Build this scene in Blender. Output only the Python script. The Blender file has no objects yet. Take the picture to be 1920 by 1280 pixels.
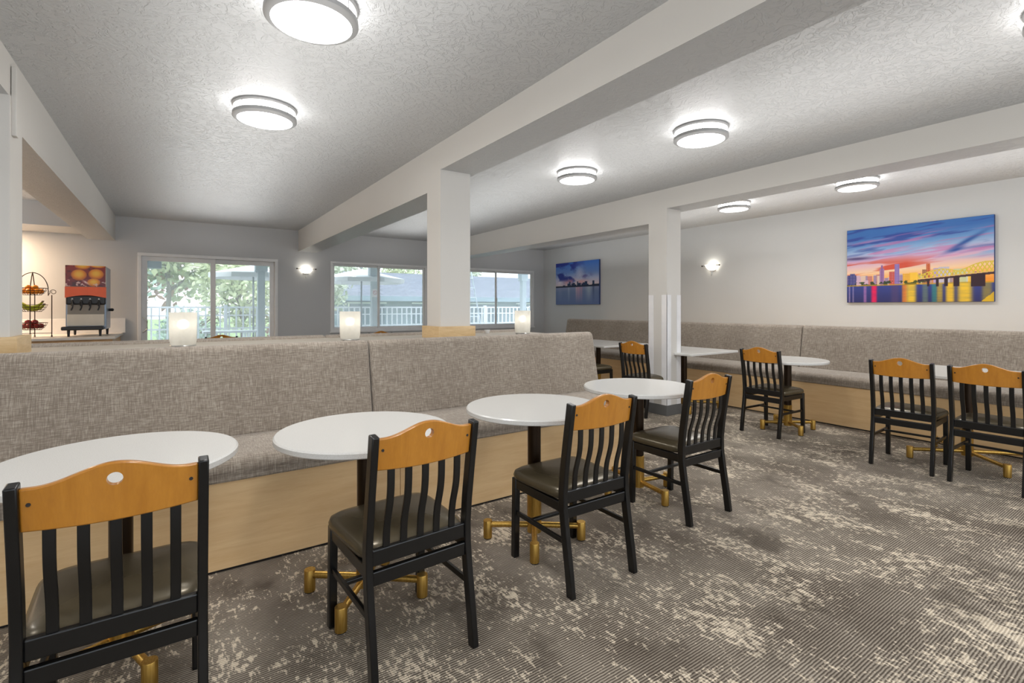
import bpy, bmesh, math, random
import numpy as np
from mathutils import Vector, Matrix, Euler
PI = math.pi
R = math.radians
random.seed(7)
S = bpy.context.scene
COL = S.collection

# ------------------------------------------------------------------ camera
cam = bpy.data.cameras.new('camera')
cam.sensor_width = 36
cam.lens = 930 / 1920 * 36
cam.shift_y = -64 / 1920
cam.clip_start = .05
cam.clip_end = 200
co = bpy.data.objects.new('camera', cam)
COL.objects.link(co)
co.location = (0, 0, 1.3)
co.rotation_euler = (R(90), 0, -math.atan(632 / 930))
S.camera = co

# ------------------------------------------------------------------ sky, exposure
W = bpy.data.worlds.new('world')
S.world = W
W.use_nodes = True
bg = W.node_tree.nodes['Background']
bg.inputs[0].default_value = (.86, .93, 1, 1)
bg.inputs[1].default_value = 2.8
S.view_settings.view_transform = 'Standard'
S.view_settings.look = 'None'
S.view_settings.gamma = 1
S.view_settings.use_curve_mapping = False
S.view_settings.exposure = 0.45
LAMP_STRENGTH = 9.5
DOWN = 7.5        # each ceiling lamp's own downward light, in watts
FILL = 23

# soft fill bounced off the ceiling of every bay (large area lights facing up)
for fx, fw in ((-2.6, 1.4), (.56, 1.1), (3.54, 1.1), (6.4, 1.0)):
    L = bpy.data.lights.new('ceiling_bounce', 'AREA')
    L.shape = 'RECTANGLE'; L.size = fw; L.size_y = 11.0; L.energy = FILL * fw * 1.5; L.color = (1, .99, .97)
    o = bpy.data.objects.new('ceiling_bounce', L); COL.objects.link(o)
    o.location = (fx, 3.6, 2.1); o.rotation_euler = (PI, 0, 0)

# ------------------------------------------------------------------ room numbers
CEIL = 2.72
YF = 9.83          # inner face of far wall
XR = 7.64          # inner face of right wall
XL = -4.2
YB = -3.2
BAY = [-.767, 1.89, 4.87]     # left faces of the beams (first one: right face)

# ------------------------------------------------------------------ material helpers
def lin(c):
    c = c / 255
    return c / 12.92 if c <= .04045 else ((c + .055) / 1.055) ** 2.4
def rgb(r, g, b): return (lin(r), lin(g), lin(b), 1)

class NT:
    def __init__(s, name):
        s.m = bpy.data.materials.new(name)
        s.m.use_nodes = True
        s.t = s.m.node_tree
        s.n = s.t.nodes
        s.b = s.n['Principled BSDF']
        s.out = s.n['Material Output']
    def node(s, typ, **kw):
        x = s.n.new(typ)
        for k, v in kw.items(): setattr(x, k, v)
        return x
    def link(s, a, b): s.t.links.new(a, b)
    def coord(s, scale=(1, 1, 1), kind='Object', rot=(0, 0, 0)):
        tc = s.node('ShaderNodeTexCoord')
        mp = s.node('ShaderNodeMapping')
        mp.inputs['Scale'].default_value = scale
        mp.inputs['Rotation'].default_value = rot
        s.link(tc.outputs[kind], mp.inputs['Vector'])
        return mp.outputs[0]
    def noise(s, vec, scale, detail=2, rough=.5, dist=0):
        x = s.node('ShaderNodeTexNoise')
        x.inputs['Scale'].default_value = scale
        x.inputs['Detail'].default_value = detail
        x.inputs['Roughness'].default_value = rough
        x.inputs['Distortion'].default_value = dist
        s.link(vec, x.inputs['Vector'])
        return x.outputs[0]
    def ramp(s, fac, stops):
        x = s.node('ShaderNodeValToRGB')
        el = x.color_ramp.elements
        while len(el) < len(stops): el.new(.5)
        for e, (p, c) in zip(el, stops):
            e.position = p
            e.color = c if len(c) == 4 else (*c, 1)
        s.link(fac, x.inputs[0])
        return x.outputs[0]
    def mix(s, fac, a, b, mode='MIX'):
        x = s.node('ShaderNodeMix', data_type='RGBA', blend_type=mode)
        for sock, v in ((0, fac), (6, a), (7, b)):
            if isinstance(v, (int, float)): x.inputs[sock].default_value = v
            elif isinstance(v, tuple): x.inputs[sock].default_value = v
            else: s.link(v, x.inputs[sock])
        return x.outputs[2]
    def math(s, op, a, b=None):
        x = s.node('ShaderNodeMath', operation=op)
        for i, v in ((0, a), (1, b)):
            if v is None: continue
            if isinstance(v, (int, float)): x.inputs[i].default_value = v
            else: s.link(v, x.inputs[i])
        return x.outputs[0]
    def color(s, c):
        if isinstance(c, tuple): s.b.inputs['Base Color'].default_value = c
        else: s.link(c, s.b.inputs['Base Color'])
    def bump(s, h, strength=.3, dist=.01):
        x = s.node('ShaderNodeBump')
        x.inputs['Strength'].default_value = strength
        x.inputs['Distance'].default_value = dist
        s.link(h, x.inputs['Height'])
        s.link(x.outputs[0], s.b.inputs['Normal'])
    def set(s, rough=None, metal=None, spec=None, coat=None):
        if rough is not None: s.b.inputs['Roughness'].default_value = rough
        if metal is not None: s.b.inputs['Metallic'].default_value = metal
        if spec is not None: s.b.inputs['Specular IOR Level'].default_value = spec
        if coat is not None: s.b.inputs['Coat Weight'].default_value = coat

def plain(name, c, rough=.5, metal=0, spec=.5, var=.04, scale=8, coat=0):
    """simple procedural paint: base colour with a faint cloudy variation"""
    t = NT(name)
    n = t.noise(t.coord(), scale, 3)
    lo = tuple(x * (1 - var) for x in c[:3]) + (1,)
    hi = tuple(min(1, x * (1 + var)) for x in c[:3]) + (1,)
    t.color(t.ramp(n, [(.3, lo), (.7, hi)]))
    t.set(rough, metal, spec, coat)
    return t.m

def paint_wall(name, c, bump=.12):
    t = NT(name)
    v = t.coord()
    n = t.noise(v, 1.3, 3)
    lo = tuple(x * .97 for x in c[:3]) + (1,)
    t.color(t.ramp(n, [(.3, lo), (.7, c)]))
    t.bump(t.noise(v, 110, 3, .6), bump, .004)
    t.set(.6, 0, .3)
    return t.m

def ceiling_mat():
    t = NT('ceiling_paint')
    v = t.coord()
    mask = t.ramp(t.noise(v, .9, 2), [(.30, (.35, .35, .35)), (.62, (1, 1, 1))])
    a = t.noise(v, 11, 5, .62, 2.2)
    a = t.ramp(a, [(.46, (0, 0, 0)), (.53, (1, 1, 1))])
    b = t.noise(v, 60, 3, .6, .6)
    h = t.math('ADD', t.math('MULTIPLY', a, mask), t.math('MULTIPLY', b, .35))
    t.color(rgb(188, 189, 190))
    t.bump(h, .55, .011)
    t.set(.42, 0, .45)
    return t.m

def carpet_mat():
    t = NT('patterned_carpet')
    v = t.coord()
    sep = t.node('ShaderNodeSeparateXYZ')
    t.link(v, sep.inputs[0])
    jig = t.noise(t.coord((40, 40, 1)), 1.0, 2)
    ph = t.math('ADD', t.math('MULTIPLY', sep.outputs[1], 2 * PI / .0108), t.math('MULTIPLY', jig, 2.6))
    rib = t.math('ADD', t.math('MULTIPLY', t.math('SINE', ph), .5), .5)
    tone = t.noise(t.coord((1.2, .8, 1)), 1.6, 4, .6)
    dark = t.ramp(tone, [(.35, rgb(60, 52, 45)), (.65, rgb(90, 81, 72))])
    mid = t.ramp(tone, [(.35, rgb(138, 128, 116)), (.65, rgb(178, 168, 154))])
    base = t.mix(rib, dark, mid)
    # worn patches, longer along the room
    big = t.noise(t.coord((1.0, .6, 1)), 4.6, 3, .6, .5)
    fine = t.noise(t.coord((44, 22, 1)), 1.0, 4, .72, .3)
    cross = t.noise(t.coord((110, 26, 1)), 1.0, 2, .5)
    cross2 = t.noise(t.coord((20, 95, 1)), 1.0, 2, .5)
    s_ = t.math('ADD', t.math('MULTIPLY', big, .62), t.math('ADD', t.math('MULTIPLY', fine, .85), t.math('ADD', t.math('MULTIPLY', cross, .36), t.math('MULTIPLY', cross2, .26))))
    patch = t.ramp(s_, [(0, (0, 0, 0)), (1, (1, 1, 1))])
    mr = t.node('ShaderNodeMapRange')
    mr.inputs['From Min'].default_value = 1.100
    mr.inputs['From Max'].default_value = 1.165
    t.link(s_, mr.inputs['Value'])
    light = t.mix(rib, rgb(186, 172, 152), rgb(228, 215, 194))
    fac = t.math('MULTIPLY', mr.outputs[0], .93)
    c1 = t.mix(fac, base, light)
    # dark worn areas
    dk = t.noise(t.coord((1, .7, 1)), 3.1, 4, .6)
    mr2 = t.node('ShaderNodeMapRange')
    mr2.inputs['From Min'].default_value = .56
    mr2.inputs['From Max'].default_value = .68
    t.link(dk, mr2.inputs['Value'])
    c2 = t.mix(t.math('MULTIPLY', mr2.outputs[0], .5), c1, rgb(52, 44, 37))
    t.color(c2)
    t.bump(rib, .5, .004)
    t.set(.95, 0, .1)
    return t.m

def fabric_mat(name, a, b, c):
    t = NT(name)
    h = t.noise(t.coord((20, 280, 280)), 1, 3, .6)
    w = t.noise(t.coord((280, 20, 20)), 1, 3, .6)
    cl = t.noise(t.coord((3, 3, 3)), 1, 3)
    s_ = t.math('ADD', h, t.math('ADD', w, t.math('MULTIPLY', cl, .25)))
    mr = t.node('ShaderNodeMapRange')
    mr.inputs['From Min'].default_value = .92
    mr.inputs['From Max'].default_value = 1.36
    t.link(s_, mr.inputs['Value'])
    t.color(t.ramp(mr.outputs[0], [(0.05, a), (.5, b), (.95, c)]))
    t.bump(s_, .35, .003)
    t.set(.9, 0, .15)
    t.b.inputs['Sheen Weight'].default_value = .25
    return t.m

def wood_mat(name, lo, hi, scale=(1.5, 14, 14), rough=.35, coat=.3):
    t = NT(name)
    n = t.noise(t.coord(scale), 2.2, 5, .6, .6)
    f = t.noise(t.coord(tuple(k * 9 for k in scale)), 2.0, 2)
    s_ = t.math('ADD', t.math('MULTIPLY', n, .8), t.math('MULTIPLY', f, .2))
    t.color(t.ramp(s_, [(.3, lo), (.7, hi)]))
    t.set(rough, 0, .4, coat)
    return t.m

def stone_mat():
    t = NT('white_quartz')
    v = t.coord()
    n = t.noise(v, 420, 2, .6)
    t.color(t.ramp(n, [(.30, rgb(192, 190, 186)), (.45, rgb(212, 211, 208)), (.62, rgb(219, 218, 215))]))
    t.set(.22, 0, .5)
    return t.m

def brass_mat():
    t = NT('brushed_brass')
    n = t.noise(t.coord((60, 60, 4)), 3, 3)
    t.color(t.ramp(n, [(.3, rgb(172, 134, 60)), (.7, rgb(204, 166, 90))]))
    t.set(.36, .9)
    return t.m

def emis(name, c, strength):
    t = NT(name)
    t.color((.9, .9, .9, 1))
    t.b.inputs['Emission Color'].default_value = c
    t.b.inputs['Emission Strength'].default_value = strength
    return t.m

def glass_mat():
    t = NT('hazed_window_glass')
    tr = t.node('ShaderNodeBsdfTransparent')
    tr.inputs[0].default_value = (.97, .985, .98, 1)
    gl = t.node('ShaderNodeBsdfGlossy')
    gl.inputs['Roughness'].default_value = .02
    fr = t.node('ShaderNodeFresnel')
    fr.inputs[0].default_value = 1.35
    mx = t.node('ShaderNodeMixShader')
    t.link(fr.outputs[0], mx.inputs[0])
    t.link(tr.outputs[0], mx.inputs[1])
    t.link(gl.outputs[0], mx.inputs[2])
    hz = t.node('ShaderNodeBsdfTranslucent')  # milky veil mixed in to imitate glare washing out the view
    hz.inputs[0].default_value = (.95, .97, 1, 1)
    m2 = t.node('ShaderNodeMixShader'); m2.inputs[0].default_value = .22
    t.link(mx.outputs[0], m2.inputs[1]); t.link(hz.outputs[0], m2.inputs[2])
    t.link(m2.outputs[0], t.out.inputs[0])
    return t.m

def frost_mat(name='frosted_glass', see=.35, tint=(.93, .92, .88, 1)):
    t = NT(name)
    tr = t.node('ShaderNodeBsdfTransparent')
    tl = t.node('ShaderNodeBsdfTranslucent')
    tl.inputs[0].default_value = tint
    df = t.node('ShaderNodeBsdfDiffuse')
    n = t.noise(t.coord(), 60, 3)
    t.link(t.ramp(n, [(.3, tuple(x * .88 for x in tint[:3])), (.7, tint)]), df.inputs[0])
    m1 = t.node('ShaderNodeMixShader'); m1.inputs[0].default_value = .35
    m2 = t.node('ShaderNodeMixShader'); m2.inputs[0].default_value = see
    t.link(tl.outputs[0], m1.inputs[1]); t.link(df.outputs[0], m1.inputs[2])
    t.link(m1.outputs[0], m2.inputs[1]); t.link(tr.outputs[0], m2.inputs[2])
    t.link(m2.outputs[0], t.out.inputs[0])
    return t.m

def leaf_mat(name, cols):
    t = NT(name)
    n = t.noise(t.coord(), 2.4, 4, .7)
    k = len(cols)
    t.color(t.ramp(n, [(.3 + .4 * i / (k - 1), c) for i, c in enumerate(cols)]))
    t.set(.7, 0, .2)
    t.b.inputs['Subsurface Weight'].default_value = 0
    return t.m

def shingle_mat():
    t = NT('roof_shingle')
    br = t.node('ShaderNodeTexBrick')
    br.inputs['Scale'].default_value = 1
    br.inputs['Brick Width'].default_value = .55
    br.inputs['Row Height'].default_value = .28
    br.inputs['Mortar Size'].default_value = .035
    br.inputs['Color1'].default_value = rgb(108, 114, 130)
    br.inputs['Color2'].default_value = rgb(126, 132, 148)
    br.inputs['Mortar'].default_value = rgb(84, 90, 106)
    t.link(t.coord(), br.inputs['Vector'])
    t.color(br.outputs[0])
    t.set(.9)
    return t.m

def attr_mat(name, rough=.5):
    t = NT(name)
    a = t.node('ShaderNodeAttribute')
    a.attribute_name = 'print'
    t.link(a.outputs['Color'], t.b.inputs['Base Color'])
    t.set(rough, 0, .3)
    return t.m

M = dict(
    wall=paint_wall('wall_paint', rgb(204, 205, 205)),
    wallfar=paint_wall('wall_paint_backlit', rgb(190, 191, 192)),  # same wall paint, darkened to hold the far wall's backlit shade
    beam=paint_wall('beam_paint', rgb(206, 203, 198)),
    ceil=ceiling_mat(),
    carpet=carpet_mat(),
    fabric=fabric_mat('grey_woven_fabric', rgb(126, 115, 104), rgb(146, 135, 123), rgb(172, 162, 149)),
    panel=wood_mat('pale_maple_panel', rgb(220, 182, 132), rgb(236, 204, 156), (.9, 10, 10), .42, .2),
    honey=wood_mat('honey_wood', rgb(170, 110, 34), rgb(194, 132, 48), (10, 10, 2), .3, .45),
    collar=wood_mat('pale_wood_trim', rgb(190, 158, 112), rgb(214, 186, 142), (3, 3, 14), .45, .1),
    black=plain('black_painted_steel', rgb(13, 13, 14), .3, 0, .5, .1),
    vinyl=plain('olive_brown_vinyl', rgb(88, 79, 61), .27, .35, .5, .08, 5),
    quartz=stone_mat(),
    brass=brass_mat(),
    bronze=plain('dark_bronze', rgb(52, 39, 27), .3, .7, .5, .1),
    white=plain('white_vinyl_frame', rgb(222, 222, 222), .4),
    guard=plain('clear_plastic_guard', rgb(226, 226, 228), .25),
    darkbase=plain('charcoal_rubber_base', rgb(92, 92, 92), .7),
    chrome=plain('brushed_nickel', rgb(190, 190, 188), .3, .7),
    ring=plain('satin_nickel_ring', rgb(150, 150, 150), .45, .2),
    glass=glass_mat(),
    frost=frost_mat(),
    sconce=frost_mat('sconce_glass', .5, (1, .97, .9, 1)),
    lampglow=emis('lamp_diffuser', (1, .985, .96, 1), LAMP_STRENGTH),
    bulb=emis('warm_bulb', (1, .93, .8, 1), 3.2),
    bulb2=emis('sconce_bulb', (1, .94, .82, 1), 38),
    blackpl=plain('black_plastic', rgb(28, 27, 30), .4),
    steel=plain('blue_grey_steel', rgb(140, 152, 168), .3, .6),
    creampl=plain('cream_plastic', rgb(214, 204, 188), .45),
    greypl=plain('grey_plastic', rgb(140, 132, 122), .5),
    orangeband=plain('orange_panel', rgb(238, 92, 18), .35),
    wire=plain('dark_bronze_wire', rgb(58, 38, 28), .4, .5),
    orange=plain('orange_peel', rgb(230, 140, 20), .45, 0, .4, .12, 20),
    banana=plain('green_banana_peel', rgb(170, 176, 40), .45, 0, .4, .15, 12),
    apple=plain('red_apple_skin', rgb(130, 18, 22), .25, 0, .5, .3, 14),
    counter=plain('pale_laminate', rgb(206, 200, 192), .35),
    cabinet=wood_mat('cabinet_wood', rgb(186, 146, 98), rgb(206, 168, 120), (8, 8, 1), .45, .1),
    laminate=plain('grey_ledge_laminate', rgb(176, 168, 156), .5),
    rail=plain('white_railing_paint', rgb(226, 232, 240), .5),
    post=plain('grey_green_post_paint', rgb(176, 188, 194), .6),
    canvas=plain('white_umbrella_canvas', (.93, .94, .96, 1), .8, 0, .3, .01),
    pole=plain('grey_pole', rgb(110, 116, 124), .5),
    shingle=shingle_mat(),
    siding=plain('blue_grey_siding', rgb(132, 150, 166), .7),
    darkglass=plain('dark_window_pane', rgb(70, 100, 116), .2),
    concrete=plain('pale_concrete', rgb(200, 200, 200), .8, 0, .3, .1),
    grass=plain('grass', rgb(140, 165, 110), .9, 0, .2, .2),
    bark=plain('bark', rgb(130, 116, 100), .9, 0, .2, .2),
    sign=plain('white_sign', rgb(235, 225, 222), .5),
    red=plain('red_sign_print', rgb(210, 90, 80), .5),
    screw=plain('dark_screw', rgb(30, 22, 18), .4),
    speakergrey=plain('grey_speaker', rgb(90, 100, 120), .5),  # the speaker cabinet's own grey
    print=attr_mat('printed_canvas', .55),
    printgloss=attr_mat('printed_panel', .2),
    canvasedge=plain('canvas_edge', rgb(40, 60, 110), .7),
    shade=plain('ladder_aluminium', rgb(205, 215, 225), .4, .3),
)

# ------------------------------------------------------------------ mesh helpers
def box(bm, c, s, rot=None):
    r = bmesh.ops.create_cube(bm, size=1)
    mt = Matrix.Translation(c) @ (rot.to_4x4() if rot else Matrix()) @ Matrix.Diagonal((*s, 1))
    bmesh.ops.transform(bm, matrix=mt, verts=r['verts'])
    return r['verts']
def b2(bm, x0, x1, y0, y1, z0, z1):
    return box(bm, ((x0 + x1) / 2, (y0 + y1) / 2, (z0 + z1) / 2), (x1 - x0, y1 - y0, z1 - z0))
def cyl(bm, p0, p1, r, r2=None, seg=20, caps=True):
    p0, p1 = Vector(p0), Vector(p1)
    d = p1 - p0
    q = d.to_track_quat('Z', 'Y').to_matrix().to_4x4()
    x = bmesh.ops.create_cone(bm, cap_ends=caps, segments=seg, radius1=r, radius2=r if r2 is None else r2, depth=d.length)
    bmesh.ops.transform(bm, matrix=Matrix.Translation((p0 + p1) / 2) @ q, verts=x['verts'])
def ball(bm, c, r, seg=16, sc=(1, 1, 1)):
    x = bmesh.ops.create_uvsphere(bm, u_segments=seg, v_segments=max(6, seg * 2 // 3), radius=r)
    bmesh.ops.transform(bm, matrix=Matrix.Translation(c) @ Matrix.Diagonal((*sc, 1)), verts=x['verts'])
def lathe(bm, prof, seg=48, c=(0, 0, 0), close=False):
    rings = []
    for r, z in prof:
        rings.append([bm.verts.new((c[0] + r * math.cos(2 * PI * i / seg), c[1] + r * math.sin(2 * PI * i / seg), c[2] + z)) for i in range(seg)] if r > 1e-6
                     else [bm.verts.new((c[0], c[1], c[2] + z))])
    pairs = list(zip(rings, rings[1:])) + ([(rings[-1], rings[0])] if close else [])
    for a, b in pairs:
        for i in range(seg):
            j = (i + 1) % seg
            if len(a) == 1 and len(b) == 1: continue
            if len(a) == 1: bm.faces.new((a[0], b[j], b[i]))
            elif len(b) == 1: bm.faces.new((a[i], a[j], b[0]))
            else: bm.faces.new((a[i], a[j], b[j], b[i]))
def tube(bm, pts, r, seg=8, closed=False):
    pts = [Vector(p) for p in pts]
    n = len(pts); rings = []
    up = Vector((0, 0, 1))
    for i, p in enumerate(pts):
        if closed: t = pts[(i + 1) % n] - pts[i - 1]
        else: t = pts[min(i + 1, n - 1)] - pts[max(i - 1, 0)]
        t.normalize()
        a = t.cross(up)
        if a.length < .05: a = t.cross(Vector((0, 1, 0)))
        a.normalize(); b = t.cross(a)
        rr = r[i] if isinstance(r, (list, tuple)) else r
        rings.append([bm.verts.new(p + rr * (math.cos(2 * PI * k / seg) * a + math.sin(2 * PI * k / seg) * b)) for k in range(seg)])
    for i in range(n if closed else n - 1):
        A, B = rings[i], rings[(i + 1) % n]
        for k in range(seg):
            bm.faces.new((A[k], A[(k + 1) % seg], B[(k + 1) % seg], B[k]))
    if not closed:
        bm.faces.new(rings[0][::-1]); bm.faces.new(rings[-1])
def strip(bm, pts, w, d):
    """rectangular bar through pts (in a y-z plane), w along x, d across"""
    pts = [Vector(p) for p in pts]
    n = len(pts); rings = []
    for i, p in enumerate(pts):
        t = pts[min(i + 1, n - 1)] - pts[max(i - 1, 0)]
        t.normalize()
        a = Vector((1, 0, 0)); b = t.cross(a).normalized()
        rings.append([bm.verts.new(p + a * sx * w / 2 + b * sy * d / 2) for sx, sy in ((-1, -1), (1, -1), (1, 1), (-1, 1))])
    for A, B in zip(rings, rings[1:]):
        for k in range(4):
            bm.faces.new((A[k], A[(k + 1) % 4], B[(k + 1) % 4], B[k]))
    bm.faces.new(rings[0][::-1]); bm.faces.new(rings[-1])
def extrude_profile(bm, prof, x0, x1):
    """closed profile of (y, z) extruded along x"""
    A = [bm.verts.new((x0, y, z)) for y, z in prof]
    B = [bm.verts.new((x1, y, z)) for y, z in prof]
    n = len(prof)
    for i in range(n):
        bm.faces.new((A[i], A[(i + 1) % n], B[(i + 1) % n], B[i]))
    bm.faces.new(A[::-1]); bm.faces.new(B)
def arc(cx, cy, r, a0, a1, n=6):
    return [(cx + r * math.cos(R(a0 + (a1 - a0) * i / n)), cy + r * math.sin(R(a0 + (a1 - a0) * i / n))) for i in range(n + 1)]

def obj(name, bm, mat, parent=None, smooth=False, bevel=0, seg=2, angle=40):
    bmesh.ops.recalc_face_normals(bm, faces=bm.faces)
    me = bpy.data.meshes.new(name)
    bm.to_mesh(me); bm.free()
    me.materials.append(mat)
    o = bpy.data.objects.new(name, me)
    COL.objects.link(o)
    if parent: o.parent = parent
    if bevel:
        md = o.modifiers.new('bevel', 'BEVEL')
        md.width = bevel; md.segments = seg; md.limit_method = 'ANGLE'; md.angle_limit = R(angle)
        md.harden_normals = False
    if smooth:
        me.polygons.foreach_set('use_smooth', [True] * len(me.polygons))
        try:
            me.set_sharp_from_angle(angle=R(angle))
        except Exception: pass
    return o
def tag(o, label=None, cat=None, group=None, kind=None):
    if label: o['label'] = label
    if cat: o['category'] = cat
    if group: o['group'] = group
    if kind: o['kind'] = kind
    return o
def thing(name, label, cat, loc=(0, 0, 0), rz=0, group=None):
    o = bpy.data.objects.new(name, None)
    o.empty_display_size = .1
    COL.objects.link(o)
    o.location = loc; o.rotation_euler = (0, 0, rz)
    return tag(o, label, cat, group)
KIDS = {}
def kids(o):
    return [c for c in COL.objects if c.parent == o]
def dup(o, loc=None, rz=None, label=None, group=None):
    """copy a thing together with its parts and sub-parts"""
    def rec(src, par):
        c = src.copy(); COL.objects.link(c)
        if par: c.parent = par
        for k in kids(src):
            if k != c: rec(k, c)
        return c
    r = rec(o, None)
    if loc is not None: r.location = loc
    if rz is not None: r.rotation_euler = (0, 0, rz)
    if label: r['label'] = label
    if group: r['group'] = group
    return r
def struct(name, bm, mat, **kw):
    o = obj(name, bm, mat, **kw)
    o['kind'] = 'structure'
    return o
B = bmesh.new

# ================================================================== ROOM SHELL
bm = B(); b2(bm, XL - .15, XR + .15, YB - .15, YF + .15, -.1, 0)
struct('floor', bm, M['carpet'])
bm = B(); b2(bm, XL - .15, XR + .15, YB - .15, YF + .15, CEIL, CEIL + .12)
struct('ceiling', bm, M['ceil'])

DOOR = (-.49, 1.545, 2.17)
W1 = (2.47, 4.47, .83, 2.185)
W2 = (5.28, 7.33, .83, 2.195)
bm = B()
def wseg(x0, x1, z0, z1): b2(bm, x0, x1, YF, YF + .15, z0, z1)
wseg(XL, DOOR[0], 0, CEIL)
wseg(DOOR[0], DOOR[1], DOOR[2], CEIL)
wseg(DOOR[1], W1[0], 0, CEIL)
wseg(W1[0], W1[1], 0, W1[2]); wseg(W1[0], W1[1], W1[3], CEIL)
wseg(W1[1], W2[0], 0, CEIL)
wseg(W2[0], W2[1], 0, W2[2]); wseg(W2[0], W2[1], W2[3], CEIL)
wseg(W2[1], XR + .15, 0, CEIL)
struct('wall_far', bm, M['wallfar'])
bm = B(); b2(bm, XR, XR + .15, YB, YF, 0, CEIL)
struct('wall_right', bm, M['wall'])
bm = B(); b2(bm, XL - .15, XL, YB, YF + .15, 0, CEIL)
struct('wall_left', bm, M['wall'])
# wall behind the camera with wide openings added to let in fill daylight
bm = B()
opens = [(-3.6, -1.4), (-.6, 1.6), (2.4, 4.6), (5.3, 7.3)]
b2(bm, XL, XR, YB - .15, YB, 0, .5); b2(bm, XL, XR, YB - .15, YB, 2.3, CEIL)
xs = [XL] + [v for o_ in opens for v in o_] + [XR]
for i in range(0, len(xs), 2): b2(bm, xs[i], xs[i + 1], YB - .15, YB, .5, 2.3)
struct('wall_back', bm, M['wall'])

# beams : a shallower front run and a deeper run beyond the pillars
YP0, YP1 = 3.87, 4.14
def beam(name, x0, x1):
    bm = B()
    b2(bm, x0, x1, YB, YP1 - .02, 2.485, CEIL)
    b2(bm, x0, x1, YP1 - .02, YF, 2.335, CEIL)
    o = struct(name, bm, M['beam'])
    o.data.materials.append(M['ceil'])
    for p in o.data.polygons:
        if p.normal.z < -.9: p.material_index = 1
    return o
beam('trim_1', -1.10, -.767)
beam('trim_2', 1.89, 2.22)
beam('trim_3', 4.87, 5.21)
# pillars
def pillar(name, x0, x1, z0):
    bm = B(); b2(bm, x0, x1, YP0 - .004, YP1, z0, 2.49)
    return struct(name, bm, M['beam'])
p1 = pillar('trim_4', -1.06, -.763, 0)
p2 = pillar('trim_5', 1.886, 2.176, 0)
p3 = pillar('trim_6', 4.866, 5.125, 0)
for p, x0, x1 in ((p1, -1.06, -.763), (p2, 1.886, 2.176)):
    bm = B()
    b2(bm, x0 - .035, x1 + .035, YP0 - .04, YP1 + .035, 1.0, 1.135)
    o = obj('wood_collar', bm, M['collar'], p, bevel=.003)
bm = B(); b2(bm, -.764, -.742, 3.90, 3.955, 2.27, 2.66)
obj('cable_cover', bm, M['beam'], p1, bevel=.003)
bm = B()
b2(bm, 4.858, 5.133, YP0 - .012, YP1 + .008, 0, .125)
obj('base_cove', bm, M['darkbase'], p3, bevel=.004)
for cx, cy, sx, sy in ((4.866, YP0 - .004, 1, 1), (5.125, YP0 - .004, -1, 1), (4.866, YP1, 1, -1), (5.125, YP1, -1, -1)):
    bm = B()
    w = .075
    xa, xb = sorted((cx - sx * .004, cx + sx * w)); ya, yb = sorted((cy - sy * .004, cy))
    b2(bm, xa, xb, ya, yb, .125, 1.45)
    xa, xb = sorted((cx - sx * .004, cx)); ya, yb = sorted((cy - sy * .004, cy + sy * w))
    b2(bm, xa, xb, ya, yb, .125, 1.45)
    obj('corner_guard', bm, M['guard'], p3)
# soffit over the serving counter
bm = B(); b2(bm, XL, -1.1, 9.0, YF, 2.40, CEIL)
struct('trim_7', bm, M['wallfar'])

# ------------------------------------------------------------------ windows and door in the far wall
def window(name, x0, x1, z0, z1, xm, depth=.09):
    bm = B(); f = .045
    y0, y1 = YF - .012, YF + depth
    b2(bm, x0, x1, y0, y1, z1 - f, z1); b2(bm, x0, x1, y0, y1, z0, z0 + f)
    b2(bm, x0, x0 + f, y0, y1, z0 + f, z1 - f); b2(bm, x1 - f, x1, y0, y1, z0 + f, z1 - f)
    w = struct(name, bm, M['white'], bevel=.004)
    bm = B()
    b2(bm, x0 - .012, x1 + .012, YF - .04, YF, z0 - .022, z0)
    obj('sill', bm, M['white'], w, bevel=.003)
    for a, b, yy in ((x0 + f, xm + .03, YF + .05), (xm - .03, x1 - f, YF + .02)):
        bm = B(); s = .04
        za, zb = z0 + f, z1 - f
        b2(bm, a, b, yy, yy + .028, zb - s, zb); b2(bm, a, b, yy, yy + .028, za, za + s)
        b2(bm, a, a + s, yy, yy + .028, za + s, zb - s); b2(bm, b - s, b, yy, yy + .028, za + s, zb - s)
        sash = obj('sash', bm, M['white'], w, bevel=.003)
        bm = B(); b2(bm, a + s, b - s, yy + .011, yy + .017, za + s, zb - s)
        obj('pane', bm, M['glass'], sash)
    bm = B(); b2(bm, xm - .012, xm + .012, YF - .005, YF + .02, 1.44, 1.52)
    obj('latch', bm, M['white'], w, bevel=.003)
    return w
window('window_1', *W1, 3.43)
window('window_2', *W2, 6.25)
bm = B(); f = .05
x0, x1, z1 = DOOR
b2(bm, x0, x1, YF - .015, YF + .11, z1 - f, z1); b2(bm, x0, x0 + f, YF - .015, YF + .11, 0, z1 - f)
b2(bm, x1 - f, x1, YF - .015, YF + .11, 0, z1 - f); b2(bm, x0, x1, YF - .015, YF + .11, 0, .03)
dr = struct('door_1', bm, M['white'], bevel=.004)
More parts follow.
